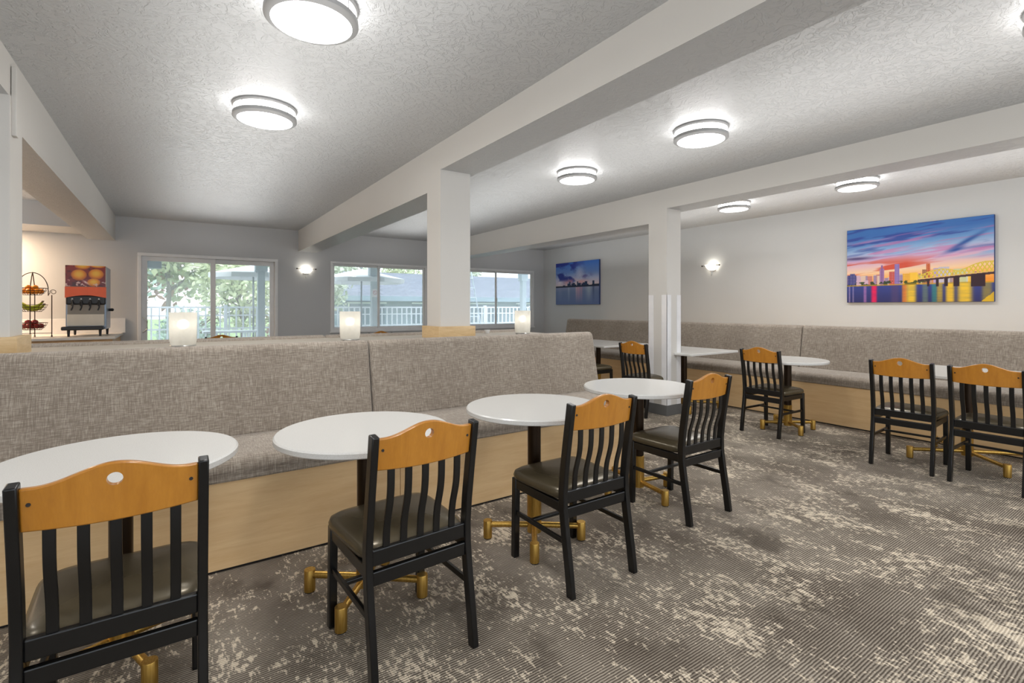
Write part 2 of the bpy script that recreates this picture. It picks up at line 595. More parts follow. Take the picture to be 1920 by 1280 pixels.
for a, b, yy in ((x0 + f, .575, YF + .01), (.50, x1 - f, YF + .06)):
    bm = B(); s = .075
    b2(bm, a, b, yy, yy + .035, z1 - f - s, z1 - f); b2(bm, a, b, yy, yy + .035, .03, .03 + s)
    b2(bm, a, a + s, yy, yy + .035, .03 + s, z1 - f - s); b2(bm, b - s, b, yy, yy + .035, .03 + s, z1 - f - s)
    sash = obj('sliding_panel', bm, M['white'], dr, bevel=.003)
    bm = B(); b2(bm, a + s, b - s, yy + .014, yy + .021, .03 + s, z1 - f - s)
    obj('pane', bm, M['glass'], sash)
    if a < 0:
        bm = B()
        tube(bm, [(a + .02, yy, 1.14), (a + .04, yy - .045, 1.125), (a + .075, yy - .055, 1.08), (a + .075, yy - .055, .96), (a + .04, yy - .045, .915), (a + .02, yy, .90)], .010)
        obj('door_handle', bm, M['chrome'], sash, smooth=True)

# ================================================================== CEILING LIGHTS
def ceiling_light():
    t = thing('ceiling_light', '', 'ceiling light', (0, 0, CEIL))
    bm = B(); lathe(bm, [(0, 0), (.205, 0), (.208, -.012), (.200, -.022), (0, -.022)])
    obj('mounting_ring', bm, M['ring'], t, smooth=True)
    bm = B(); lathe(bm, [(0, -.022), (.190, -.022), (.190, -.082), (.182, -.092), (.15, -.097), (0, -.099)])
    obj('diffuser', bm, M['lampglow'], t, smooth=True)
    bm = B(); lathe(bm, [(.192, -.066), (.200, -.068), (.201, -.084), (.194, -.090), (.178, -.0955), (.178, -.0985), (.197, -.094), (.207, -.086), (.206, -.064), (.194, -.062)], close=True)
    obj('lower_ring', bm, M['ring'], t, smooth=True)
    for k in range(4):
        a = R(38 + 90 * k)
        bm = B(); cyl(bm, (.199 * math.cos(a), .199 * math.sin(a), -.02), (.199 * math.cos(a), .199 * math.sin(a), -.066), .0028, seg=8)
        obj('strut', bm, M['ring'], t)
    L = bpy.data.lights.new('lamp_light', 'AREA'); L.shape = 'DISK'; L.size = .34; L.energy = DOWN; L.color = (1, .985, .96)
    lo = bpy.data.objects.new('lamp_light', L); COL.objects.link(lo); lo.parent = t; lo.location = (0, 0, -.102)
    return t
cl = ceiling_light()
lights = [
    (.53, 2.44, 'round ceiling light at the top edge, nearest, left of the middle beam'),
    (.53, 3.90, 'round ceiling light left of the middle beam, farther from the top edge'),
    (3.46, 2.42, 'round ceiling light between the two beams, the nearer and larger one'),
    (3.48, 3.91, 'round ceiling light between the two beams, the farther and smaller one'),
    (6.28, 3.88, 'round ceiling light beyond the right beam, above the wall sconce'),
    (6.28, 2.41, 'round ceiling light beyond the right beam, above the large cityscape canvas'),
    (.53, .40, 'round ceiling light behind the viewer in the left bay'),
    (3.46, .40, 'round ceiling light past the right edge in the middle bay'),
    (6.28, .40, 'round ceiling light past the right edge in the wall bay'),
    (-2.6, .40, 'round ceiling light behind the viewer in the far left bay'),
    (-2.6, 2.44, 'round ceiling light in the far left bay beside the row of tables'),
    (-2.6, 4.6, 'round ceiling light in the far left bay before the serving counter'),
    (.53, -1.6, 'added unseen fill light at the back of the left bay'),  # unseen back row, added to fill the room with light
    (3.46, -1.6, 'added unseen fill light at the back of the middle bay'),
    (6.28, -1.6, 'added unseen fill light at the back of the wall bay'),
]
for i, (x, y, lab) in enumerate(lights):
    o = cl if i == 0 else dup(cl)
    o.location = (x, y, CEIL)
    tag(o, lab, 'ceiling light', 'round ceiling lights')

# warm downlights in the soffit over the counter
for i, x in enumerate((-2.2, -2.9, -3.6)):
    t = thing('recessed_downlight', ['recessed downlight over the juice dispenser', 'recessed downlight over the middle of the serving counter', 'recessed downlight over the left end of the serving counter'][i], 'downlight', (x, 9.42, 2.40), 0, 'downlights over the counter')
    bm = B(); lathe(bm, [(.052, -.001), (.07, -.001), (.07, -.006), (.052, -.006)], close=True, seg=28)
    obj('trim_ring', bm, M['white'], t, smooth=True)
    bm = B(); lathe(bm, [(0, -.004), (.05, -.004)], seg=28)
    obj('lens', bm, emis('downlight_lens', (1, .78, .52, 1), 18) if i == 0 else bpy.data.materials['downlight_lens'], t)
    L = bpy.data.lights.new('downlight_lamp', 'AREA'); L.shape = 'DISK'; L.size = .1; L.energy = 26; L.color = (1, .72, .48)
    lo = bpy.data.objects.new('downlight_lamp', L); COL.objects.link(lo); lo.parent = t; lo.location = (0, 0, -.012)

# ================================================================== CHAIRS
def make_chair():
    t = thing('dining_chair', '', 'chair')
    K = M['black']
    back = [(0, -.238, 0), (0, -.222, .12), (0, -.196, .28), (0, -.182, .38), (0, -.180, .46), (0, -.190, .56), (0, -.208, .68), (0, -.226, .79), (0, -.238, .868)]
    for s in (-1, 1):
        bm = B(); strip(bm, [(s * .198, y, z) for _, y, z in back], .026, .040)
        obj('leg', bm, K, t, bevel=.004, smooth=True)
    for s in (-1, 1):
        bm = B(); strip(bm, [(s * .197, .212, 0), (s * .197, .208, .2), (s * .195, .205, .415)], .032, .034)
        obj('leg', bm, K, t, bevel=.004, smooth=True)
    # camel back crest rail, bent slightly backwards
    def cy(x, z): return -.214 - (z - .74) * .16 - .018 * math.cos(x / .185 * PI / 2)
    def top(x):
        u = abs(x) / .185
        return .856 + .040 * (.5 + .5 * math.cos(min(1, u * 1.12) * PI))
    def bot(x): return .738 + .006 * (x / .185) ** 2
    bm = B()
    nx, nz = 48, 14
    hx, hz, hr = 0, .852, .0175
    grid = [[None] * (nz + 1) for _ in range(nx + 1)]
    for side in (0, 1):
        g = [[bm.verts.new((-.186 + .372 * i / nx, cy(-.186 + .372 * i / nx, 0.74 + .12 * j / nz) + (-.011 if side == 0 else .011),
                            bot(-.186 + .372 * i / nx) + (top(-.186 + .372 * i / nx) - bot(-.186 + .372 * i / nx)) * j / nz)) for j in range(nz + 1)] for i in range(nx + 1)]
        for i in range(nx):
            for j in range(nz):
                bm.faces.new((g[i][j], g[i + 1][j], g[i + 1][j + 1], g[i][j + 1]))
        if side == 0: g0 = g
    g1 = g
    edge = [(i, 0) for i in range(nx)] + [(nx, j) for j in range(nz)] + [(i, nz) for i in range(nx, 0, -1)] + [(0, j) for j in range(nz, 0, -1)]
    for k in range(len(edge)):
        a, b = edge[k], edge[(k + 1) % len(edge)]
        bm.faces.new((g0[a[0]][a[1]], g1[a[0]][a[1]], g1[b[0]][b[1]], g0[b[0]][b[1]]))
    crest = obj('crest_rail', bm, M['honey'], t, bevel=.004, angle=60, smooth=True)
    bm = B(); cyl(bm, (0, -.30, hz), (0, -.14, hz), hr, seg=28)
    cutter = obj('cutter', bm, M['honey'])
    md = crest.modifiers.new('hole', 'BOOLEAN'); md.operation = 'DIFFERENCE'; md.object = cutter; md.solver = 'EXACT'
    bpy.context.view_layer.update()
    dg = bpy.context.evaluated_depsgraph_get()
    me = bpy.data.meshes.new_from_object(crest.evaluated_get(dg))
    crest.modifiers.clear(); crest.data = me
    bpy.data.objects.remove(cutter)
    for s in (-1, 1):
        bm = B(); cyl(bm, (s * .168, cy(s * .168, .81) - .014, .815), (s * .168, cy(s * .168, .81) - .008, .815), .005, seg=12)
        obj('screw', bm, M['screw'], t)
    for k in range(5):
        x = (k - 2) * .066
        pts = []
        for q in range(17):
            u = q / 16
            z = .452 + (.750 - .452) * u
            y = -.182 - .044 * (1 / (1 + math.exp(-(u - .46) * 9)))
            pts.append((x, y, z))
        bm = B(); strip(bm, pts, .026, .010)
        obj('slat', bm, K, t, bevel=.002, smooth=True)
    bm = B(); box(bm, (0, -.182, .432), (.372, .022, .056)); obj('back_rail', bm, K, t, bevel=.004)
    bm = B(); box(bm, (0, -.186, .362), (.372, .022, .050)); obj('back_rail', bm, K, t, bevel=.004)
    bm = B(); box(bm, (0, .203, .385), (.366, .022, .045)); obj('apron', bm, K, t, bevel=.003)
    for s in (-1, 1):
        bm = B(); box(bm, (s * .196, .01, .385), (.022, .372, .045)); obj('apron', bm, K, t, bevel=.003)
    for s in (-1, 1):
        bm = B(); strip(bm, [(s * .198, -.205, .235), (s * .197, .206, .235)], .016, .022); obj('stretcher', bm, K, t, bevel=.003)
    bm = B(); box(bm, (0, .075, .235), (.384, .022, .016)); obj('stretcher', bm, K, t, bevel=.003)
    # domed vinyl cushion
    bm = B()
    n = 28; rows = []
    def sup(a, e=.32):
        c_, s_ = math.cos(a), math.sin(a)
        return math.copysign(abs(c_) ** e, c_), math.copysign(abs(s_) ** e, s_)
    lay = [(.93, .410), (1.0, .418), (1.012, .434), (.985, .452), (.90, .464), (.72, .473), (.45, .479), (.2, .481)]
    for sc, z in lay:
        ring = []
        for i in range(48):
            cx_, sy_ = sup(2 * PI * i / 48)
            wx = .216 + .010 * sy_
            ring.append(bm.verts.new((cx_ * wx * sc, .028 + sy_ * .208 * sc, z)))
        rows.append(ring)
    for a, b in zip(rows, rows[1:]):
        for i in range(48): bm.faces.new((a[i], a[(i + 1) % 48], b[(i + 1) % 48], b[i]))
    bm.faces.new(rows[0][::-1]); bm.faces.new(rows[-1])
    o = obj('seat', bm, M['vinyl'], t, smooth=True, angle=70)
    return t
chair = make_chair()
CH = [
    (-.13, 1.915, 0, 'black chair with honey wood crest, nearest, in the bottom left corner', 'chairs along the round table row'),
    (.738, 1.885, 3, 'black chair with honey wood crest, second from left in the near row', 'chairs along the round table row'),
    (1.665, 1.920, -.5, 'black chair with honey wood crest, third from left in the near row', 'chairs along the round table row'),
    (2.725, 2.080, 0, 'black chair with honey wood crest, fourth and farthest of the near row', 'chairs along the round table row'),
    (5.175, 2.76, -92, 'black chair at the round table by the wall bench, right of the far pillar', 'chairs facing the wall bench'),
    (4.80, 4.13, -89, 'black chair partly hidden behind the left side of the far pillar', 'chairs facing the wall bench'),
    (5.045, 1.555, -86, 'black chair at the square table, left one of the pair at the right edge', 'chairs facing the wall bench'),
    (5.03, 1.03, -90, 'black chair at the square table, cut off by the right edge of the picture', 'chairs facing the wall bench'),
    (4.97, 5.28, -90, 'black chair whose seat just shows past the end of the near bench', 'chairs facing the wall bench'),
    (.57, 8.74, 0, 'black chair whose crest shows in front of the sliding glass door', 'chairs by the far windows'),
    (2.92, 8.55, 0, 'black chair whose crest shows in front of the left far window', 'chairs by the far windows'),
]
for i, (x, y, a, lab, g) in enumerate(CH):
    o = chair if i == 0 else dup(chair)
    o.location = (x, y, 0); o.rotation_euler = (0, 0, R(a))
    tag(o, lab, 'chair', g)

# ================================================================== TABLES
def make_table(square, reach, name, hx=.38, hy=.38):
    t = thing(name, '', 'table')
    bm = B()
    if square:
        b2(bm, -hx, hx, -hy, hy, .722, .750)
        top = obj('tabletop', bm, M['quartz'], t, bevel=.006, seg=3)
    else:
        lathe(bm, [(0, .722), (.376, .722), (.380, .726), (.380, .744), (.374, .750), (0, .750)], seg=96)
        top = obj('tabletop', bm, M['quartz'], t, smooth=True, angle=30)
    bm = B(); lathe(bm, [(0, .712), (.17, .712), (.17, .722), (0, .722)], seg=32)
    obj('mounting_plate', bm, M['blackpl'], t)
    bm = B(); lathe(bm, [(0, .25), (.037, .25), (.037, .712), (0, .712)], seg=36)
    obj('column', bm, M['bronze'], t, smooth=True)
    bm = B(); lathe(bm, [(0, .045), (.040, .045), (.040, .262), (.037, .264), (0, .264)], seg=36)
    obj('column_sleeve', bm, M['brass'], t, smooth=True)
    for k in range(4):
        a = R(90 * k); c_, s_ = math.cos(a), math.sin(a)
        bm = B(); cyl(bm, (.02 * c_, .02 * s_, .082), (reach * c_, reach * s_, .078), .0155, seg=20)
        arm = obj('base_arm', bm, M['brass'], t, smooth=True)
        bm = B(); lathe(bm, [(0, .004), (.022, .004), (.0245, .006), (.0245, .100), (.0235, .102), (0, .102)], seg=28, c=(reach * c_, reach * s_, 0))
        obj('foot', bm, M['brass'], arm, smooth=True)
        bm = B(); lathe(bm, [(0, 0), (.021, 0), (.021, .005), (0, .005)], seg=20, c=(reach * c_, reach * s_, 0))
        obj('glide', bm, M['blackpl'], arm)
    return t
rt = make_table(False, .262, 'round_table')
RT = [
    (-.165, 2.33, 21, 'round white table, nearest, at the left edge of the picture'),
    (.715, 2.235, -38.8, 'round white table, second from left in the near row'),
    (1.67, 2.235, -36.4, 'round white table, third from left in the near row'),
    (2.695, 2.385, -8, 'round white table, farthest of the near row, by the bench end'),
    (5.40, 2.72, -37, 'round white table at the wall bench, right of the far pillar'),
]
for i, (x, y, a, lab) in enumerate(RT):
    o = rt if i == 0 else dup(rt)
    o.location = (x, y, 0); o.rotation_euler = (0, 0, R(a))
    tag(o, lab, 'table', 'round white cafe tables')
def sq_table(cx, cy, hx, hy, lab):
    t = make_table(True, .43, 'square_table', hx, hy)
    t.location = (cx, cy, 0)
    for k in kids(t):
        if k.name.startswith('base_arm'): k.rotation_euler = (0, 0, R(45))
    tag(t, lab, 'table', 'rectangular white tables at the wall bench')
sq_table(5.56, 1.31, .46, .465, 'square white table at the right edge, behind the two chairs')
sq_table(5.48, 4.08, .48, .46, 'square white table behind the right side of the far pillar')
sq_table(5.50, 5.68, .47, .60, 'white table farthest along the wall bench, left of the far pillar')

# ================================================================== BENCHES
def bench_section(L, name='bench_section'):
    """runs along local x from 0 to L, sitter faces -y, panel front at y = 0"""
    t = thing(name, '', 'bench')
    g = .003
    bm = B(); b2(bm, g * .3, L - g * .3, 0, .60, .012, .440); obj('base_panel', bm, M['panel'], t, bevel=.003)
    bm = B(); b2(bm, g, L - g, .012, .58, 0, .012); obj('plinth', bm, M['blackpl'], t)
    prof = [(-.018, .440)] + arc(.035, .497, .056, 205, 92, 8) + [(.10, .556), (.30, .560), (.52, .556), (.52, .440)]
    bm = B(); extrude_profile(bm, prof, g, L - g)
    obj('seat_cushion', bm, M['fabric'], t, bevel=.012, seg=3, smooth=True, angle=50)
    prof = [(.470, .545), (.484, .60), (.535, .85)] + arc(.618, 1.018, .055, 165, 60, 7) + [(.69, 1.055), (.69, .545)]
    bm = B(); extrude_profile(bm, prof, g, L - g)
    obj('backrest', bm, M['fabric'], t, bevel=.020, seg=3, smooth=True, angle=50)
    bm = B(); b2(bm, g, L - g, .60, .69, .012, .545); obj('rear_panel', bm, M['panel'], t, bevel=.003)
    return t
def place_bench(x, y, rz, L, lab, g):
    t = bench_section(L); t.location = (x, y, 0); t.rotation_euler = (0, 0, R(rz)); tag(t, lab, 'bench', g); return t
G1, G2, G3 = 'sections of the near bench', 'sections of the wall bench', 'sections of the bench backing onto the near bench'
place_bench(-1.01, 2.815, 0, 2.12, 'taupe upholstered bench section behind the two nearest round tables', G1)
place_bench(1.11, 2.815, 0, 2.105, 'taupe upholstered bench section ending at the aisle, by the farthest round table', G1)
# wall bench: faces -x, local x runs towards -y
X0 = 6.0
for y1, y0, lab in ((7.69, 5.42, 'grey wall bench section farthest away, under the small canvas'),
                    (5.42, 3.13, 'grey wall bench section under the wall sconce'),
                    (3.13, .95, 'grey wall bench section under the large cityscape canvas'),
                    (.95, -1.2, 'grey wall bench section continuing out past the right edge')):
    place_bench(X0, y1, -90, y1 - y0, lab, G2)
# bench on the other side of the ledge, facing the windows
_a = place_bench(1.11, 5.24, 180, 2.12, 'bench section whose back top shows behind the ledge, left half', G3)
_b = place_bench(3.215, 5.24, 180, 2.105, 'bench section whose back top shows behind the ledge, right half', G3)
_a.scale = _b.scale = (1, 1, .982)
# ledge between the two benches
bm = B()
for xa, xb in ((-1.01, 1.845), (2.215, 3.21)): b2(bm, xa, xb, 3.506, 4.549, .98, 1.030)
b2(bm, 1.845, 2.215, 3.506, 3.829, .98, 1.030); b2(bm, 1.845, 2.215, 4.176, 4.549, .98, 1.030)
b2(bm, -1.01, 1.885, 3.506, 3.54, 0, .98); b2(bm, 1.885, 3.21, 3.506, 3.54, 0, .98)
b2(bm, -1.01, 3.21, 4.515, 4.549, 0, .98)
b2(bm, 3.18, 3.21, 3.54, 4.515, 0, .98); 
tag(obj('ledge', bm, M['laminate'], bevel=.002), 'grey ledge between the back-to-back benches, carrying the three glass lamps', 'ledge')
# ledge behind the wall bench
bm = B(); b2(bm, 6.692, XR, -1.2, 7.69, .98, 1.035)
b2(bm, 6.692, 6.72, -1.2, 7.69, 0, .98); b2(bm, 6.72, XR, 7.66, 7.69, 0, .98)
tag(obj('ledge', bm, M['panel'], bevel=.002), 'narrow ledge between the wall bench back and the right wall', 'ledge')

# ================================================================== SMALL GLASS LAMPS
def glass_lamp():
    t = thing('table_lamp', '', 'lamp')
    for k in range(4):
        a = R(45 + 90 * k)
        bm = B(); ball(bm, (.050 * math.cos(a), .050 * math.sin(a), .008), .008, 12)
        obj('foot', bm, M['chrome'], t, smooth=True)
    bm = B(); lathe(bm, [(0, .012), (.064, .012), (.066, .016), (.064, .020), (0, .020)], seg=40)
    obj('base', bm, M['chrome'], t, smooth=True)
    bm = B(); lathe(bm, [(0, .020), (.022, .020), (.020, .07), (.012, .085), (.012, .115), (0, .115)], seg=24)
    obj('bulb_holder', bm, M['greypl'], t, smooth=True)
    bm = B(); ball(bm, (0, 0, .150), .030, 20, (1, 1, 1.05)); obj('bulb', bm, M['bulb'], t, smooth=True)
    bm = B()
    lathe(bm, [(.064, .021), (.0685, .05), (.070, .12), (.0705, .20), (.070, .226), (.067, .226), (.0675, .20), (.067, .12), (.0655, .05), (.061, .021)], seg=48, close=True)
    obj('glass_shade', bm, M['frost'], t, smooth=True)
    return t
lm = glass_lamp()
for i, (x, y, lab) in enumerate(((.045, 3.96, 'lit frosted glass lamp on the ledge in front of the sliding door'),
                                 (1.15, 3.98, 'lit frosted glass lamp on the ledge in front of the left window'),
                                 (2.83, 3.98, 'lit frosted glass lamp on the ledge right of the near pillar'))):
    o = lm if i == 0 else dup(lm)
    o.location = (x, y, 1.030)
    if i == 0: o.scale = (1.12, 1.12, 1.05)
    tag(o, lab, 'lamp', 'frosted glass lamps on the ledge')

# small white cups on the ledge right of the near pillar
def cup():
    t = thing('cup', '', 'cup')
    bm = B(); lathe(bm, [(0, 0), (.018, 0), (.026, .02), (.03, .038), (.028, .038), (.022, .014), (0, .006)], seg=24)
    obj('bowl', bm, M['white'], t, smooth=True)
    bm = B(); tube(bm, [(.026, 0, .03), (.042, 0, .03), (.042, 0, .014), (.023, 0, .012)], .003, 6); obj('handle', bm, M['white'], t, smooth=True)
    return t
c0 = cup(); c0.location = (2.50, 4.42, 1.03); tag(c0, 'small white cup on the ledge, nearer to the pillar', 'cup', 'white cups on the ledge')
c1 = dup(c0, (2.68, 4.40, 1.03), 1.0, 'small white cup on the ledge, nearer to the right lamp')

# ================================================================== WALL SCONCES
def sconce():
    """wall behind at +y, opens upward"""
    t = thing('wall_sconce', '', 'wall sconce')
    bm = B(); b2(bm, -.045, .045, -.018, 0, -.06, .05); obj('wall_plate', bm, M['chrome'], t, bevel=.005)
    # half bowl of frosted glass
    bm = B()
    n = 24; prof = [(.03, -.055), (.075, -.035), (.115, .0), (.14, .045)]
    rows = []
    for r_, z in prof:
        rows.append([bm.verts.new((r_ * math.cos(PI + PI * i / n), r_ * .8 * math.sin(PI + PI * i / n) - .018, z)) for i in range(n + 1)])
    for a, b in zip(rows, rows[1:]):
        for i in range(n): bm.faces.new((a[i], a[i + 1], b[i + 1], b[i]))
    bm.faces.new(rows[0])
    o = obj('glass_bowl', bm, M['sconce'], t, smooth=True, angle=80)
    md = o.modifiers.new('thick', 'SOLIDIFY'); md.thickness = .005
    bm = B(); ball(bm, (0, -.062, .02), .026, 16, (1, 1, 1.2)); obj('bulb', bm, M['bulb2'], t, smooth=True)
    bm = B(); cyl(bm, (-.165, -.075, .028), (.165, -.075, .028), .004, seg=8); rod = obj('cross_rod', bm, M['bronze'], t, smooth=True)
    for s in (-1, 1):
        bm = B(); ball(bm, (s * .165, -.075, .028), .013, 12); obj('knob', bm, M['bronze'], rod, smooth=True)
    bm = B(); cyl(bm, (0, -.045, -.125), (0, -.045, -.05), .006, .010, seg=12); ball(bm, (0, -.045, -.128), .011, 12); obj('finial', bm, M['chrome'], t, smooth=True)
    return t
sc = sconce(); sc.location = (2.02, YF, 1.985)
tag(sc, 'lit half-bowl glass sconce on the far wall between door and window', 'wall sconce', 'lit wall sconces')
s2 = dup(sc, (XR, 5.10, 1.985), R(-90), 'lit half-bowl glass sconce on the right wall between the two canvases')

# ================================================================== CANVASES
rng = np.random.default_rng(3)
def vnoise(x, y, seed, oct=4):
    r = np.random.default_rng(seed)
    out = np.zeros_like(x); amp = 1; tot = 0
    for o_ in range(oct):
        g = r.random((64, 64))
        xi = np.floor(x).astype(int); yi = np.floor(y).astype(int)
        fx = x - xi; fy = y - yi
        fx = fx * fx * (3 - 2 * fx); fy = fy * fy * (3 - 2 * fy)
        a = g[xi % 64, yi % 64]; b = g[(xi + 1) % 64, yi % 64]; c = g[xi % 64, (yi + 1) % 64]; d = g[(xi + 1) % 64, (yi + 1) % 64]
        out += amp * (a * (1 - fx) * (1 - fy) + b * fx * (1 - fy) + c * (1 - fx) * fy + d * fx * fy)
        tot += amp; amp *= .5; x = x * 2.03 + 5.1; y = y * 2.03 + 9.7
    return out / tot
def blend(img, mask, c):
    m = np.clip(mask, 0, 1)[..., None]
    return img * (1 - m) + np.array(c) * m
def grad(v, stops):
    ps = [p for p, _ in stops]
    return np.stack([np.interp(v, ps, [c[k] for _, c in stops]) for k in range(3)], -1)
def sm(x, a, b): return np.clip((x - a) / (b - a), 0, 1)

def city_big(u, v):
    wv = v + .05 * (vnoise(u * 3, v * 5, 1) - .5) - .05 * u
    img = grad(wv, [(.22, (236, 150, 60)), (.30, (244, 176, 100)), (.38, (240, 205, 165)), (.46, (226, 188, 190)), (.56, (205, 170, 205)), (.66, (165, 185, 220)), (.76, (105, 150, 205)), (.88, (62, 110, 180)), (1, (60, 112, 180))])
    st = vnoise(u * 3.2 + v * 2, v * 22 - u * 3.5, 5)
    img = blend(img, sm(st, .56, .70) * sm(v, .55, .75) * .75, (48, 66, 145))
    st = vnoise(u * 3 + 9, v * 24 - u * 4.0, 8)
    img = blend(img, sm(st, .55, .68) * sm(v, .42, .6) * (1 - sm(v, .86, .92)) * .6, (208, 120, 172))
    st = vnoise(u * 2.4 + 3, v * 20 - u * 3, 11)
    img = blend(img, sm(st, .52, .64) * sm(v, .34, .42) * (1 - sm(v, .5, .62)) * (1 - sm(u, .45, .8)) * .95, (205, 80, 60))
    st = vnoise(u * 2.2 + 6, v * 18 - u * 3, 13)
    img = blend(img, sm(st, .5, .64) * sm(v, .5, .58) * (1 - sm(v, .68, .8)) * .7, (120, 175, 220))
    for (cu, cv, ang, ll, ww) in ((.84, .72, .55, .13, .016), (.78, .63, .35, .05, .014)):
        du, dv = (u - cu), (v - cv) * .66
        a = du * math.cos(ang) + dv * math.sin(ang); b = -du * math.sin(ang) + dv * math.cos(ang)
        img = blend(img, np.exp(-(a / ll) ** 2 - (b / ww) ** 2) * .85, (35, 75, 150))
    img = blend(img, np.exp(-((u - .08) / .12) ** 2 - ((v - (.60)) / .02) ** 2) * .8, (60, 45, 90))
    # skyline
    H0 = .245
    r = np.random.default_rng(21)
    blds = []
    for k in range(90):
        cu = r.uniform(0, .95); w = r.uniform(.015, .04); h = r.uniform(.05, .13)
        base = [(230, 180, 70), (200, 130, 90), (190, 200, 200), (160, 140, 150), (240, 200, 90), (150, 110, 130), (205, 190, 140)][r.integers(7)]
        if cu < .42: base = [(200, 170, 190), (190, 120, 110), (215, 190, 170), (150, 130, 160)][r.integers(4)]
        blds.append((cu, w, h, base))
    blds += [(.275, .035, .20, (150, 110, 160)), (.275, .012, .245, (130, 95, 150)), (.35, .045, .155, (190, 80, 70)), (.385, .036, .25, (130, 110, 175)), (.60, .026, .235, (190, 90, 60)), (.575, .03, .165, (150, 100, 80)),
             (.66, .05, .17, (170, 150, 205)), (.70, .07, .185, (190, 185, 210)), (.50, .06, .13, (240, 190, 60)), (.45, .05, .12, (225, 165, 60)), (.04, .07, .13, (50, 60, 120)), (.045, .04, .15, (60, 70, 130)), (.80, .08, .15, (190, 200, 160))]
    for cu, w, h, c in blds:
        m = ((abs(u - cu) < w / 2) & (v > H0 - .03) & (v < H0 + h)).astype(float)
        img = blend(img, m, c)
        win = m * ((np.sin(u * 520) > .1) & (np.sin(v * 300) > .1))
        img = blend(img, win * .5, (250, 215, 130) if cu > .42 else (225, 190, 215))
    # trees and quay
    tn = vnoise(u * 40, v * 30, 33)
    img = blend(img, ((v < H0 + .015 + .03 * tn) & (v > H0 - .03) & (tn > .48) & (u < .62)).astype(float) * .85, (40, 62, 40))
    img = blend(img, ((v < H0 - .008) & (v > H0 - .03)).astype(float) * .7, (190, 150, 40))
    # water with light reflections
    water = (v < H0 - .025)
    wt = grad(v, [(0, (48, 50, 100)), (.22, (58, 70, 140))])
    rp = vnoise(u * 12, v * 70, 40)
    for cu, w, c, s_ in ((.215, .022, (225, 35, 90), 1), (.145, .012, (200, 130, 190), .6), (.44, .02, (230, 130, 50), .9), (.485, .035, (235, 195, 60), 1), (.58, .02, (110, 130, 110), .7), (.64, .018, (60, 160, 130), .6), (.675, .02, (200, 170, 60), .8), (.74, .028, (235, 190, 55), 1), (.83, .045, (235, 195, 60), 1), (.02, .006, (220, 190, 220), .5), (.05, .006, (220, 190, 220), .4), (.37, .03, (90, 70, 110), .6), (.96, .03, (170, 150, 60), .7)):
        wt = blend(wt, np.exp(-((u - cu) / w) ** 4) * s_ * (.75 + .35 * rp), c)
    img = np.where(water[..., None], wt, img)
    # bridge
    deck = .275 + (u - .55) * .13
    inb = u > .53
    img = blend(img, (inb & (abs(v - deck) < .012 + .01 * (u - .5))).astype(float), (70, 50, 55))
    img = blend(img, (inb & (v > deck + .01) & (v < deck + .022)).astype(float) * .9, (235, 190, 120))
    th = .035 + .05 * np.abs(np.sin((u - .55) * 13)) + .05 * sm(u, .85, 1)
    truss = inb & (v > deck + .02) & (v < deck + th + .03)
    img = blend(img, (truss & ((np.abs(((u * 38) % 1) - ((v - deck) * 14) % 1) < .16) | (np.abs(1 - ((u * 38) % 1) - ((v - deck) * 14) % 1) < .16) | (abs(v - deck - th - .025) < .006))).astype(float), (215, 190, 70))
    for cu, w in ((.60, .015), (.66, .018), (.715, .024), (.78, .035), (.91, .085)):
        img = blend(img, ((abs(u - cu) < w / 2) & (v < deck) & (v > .20 - .05 * (cu - .5))).astype(float), (55, 38, 48))
    img = blend(img, ((u > .93) & (v < .10 * (u - .93) / .07 + .02 * vnoise(u * 60, v * 60, 50))).astype(float) * .8, (235, 190, 40))
    return img
def city_small(u, v):
    wv = v
    img = grad(wv, [(.42, (225, 205, 200)), (.5, (225, 210, 222)), (.6, (195, 200, 228)), (.75, (115, 150, 215)), (1, (60, 112, 200))])
    n = vnoise(u * 5 + v * 2, v * 6 - u, 61)
    img = blend(img, sm(n, .44, .6) * sm(v, .45, .6) * (1 - sm(u, .45, .75)) , (45, 60, 150))
    n2 = vnoise(u * 7 + v * 5, v * 9 - u * 4, 65)
    img = blend(img, np.exp(-((u - .68) / .14) ** 2 - ((v - .66) / .06) ** 2) * sm(n2, .3, .55), (75, 70, 150))
    img = blend(img, np.exp(-((u - .45) / .25) ** 2 - ((v - .53) / .06) ** 2) * sm(n2, .35, .6) * .9, (240, 150, 150))
    img = blend(img, np.exp(-((u - .58) / .1) ** 2 - ((v - .72) / .16) ** 2) * .6, (238, 235, 245))
    img = blend(img, np.exp(-((u - .1) / .1) ** 2 - ((v - .53) / .04) ** 2) * sm(n, .35, .5), (235, 225, 235))
    r = np.random.default_rng(5)
    for k in range(26):
        cu = r.uniform(.2, .75); w = r.uniform(.012, .03); h = r.uniform(.02, .07)
        img = blend(img, ((abs(u - cu) < w) & (v > .42) & (v < .44 + h)).astype(float), (35, 50, 85))
    for cu, w, h in ((.35, .012, .11), (.53, .012, .10), (.88, .02, .10), (.72, .03, .09)):
        img = blend(img, ((abs(u - cu) < w) & (v > .42) & (v < .44 + h)).astype(float), (35, 55, 90))
    img = blend(img, ((v > .41) & (v < .445 + .02 * (u > .85))).astype(float), (28, 38, 65))
    wt = grad(v, [(0, (96, 114, 160)), (.3, (110, 128, 168)), (.42, (140, 148, 182))])
    for cu, w, c, s_ in ((.32, .02, (175, 185, 205), .7), (.55, .05, (215, 160, 180), .9), (.5, .015, (230, 190, 190), .7), (.62, .02, (205, 150, 170), .7), (.78, .06, (190, 200, 205), .7), (.1, .04, (140, 150, 185), .6), (.88, .02, (55, 70, 110), .7)):
        wt = blend(wt, np.exp(-((u - cu) / w) ** 2) * s_ * sm(v, .02, .42), c)
    img = np.where((v < .41)[..., None], wt, img)
    return img
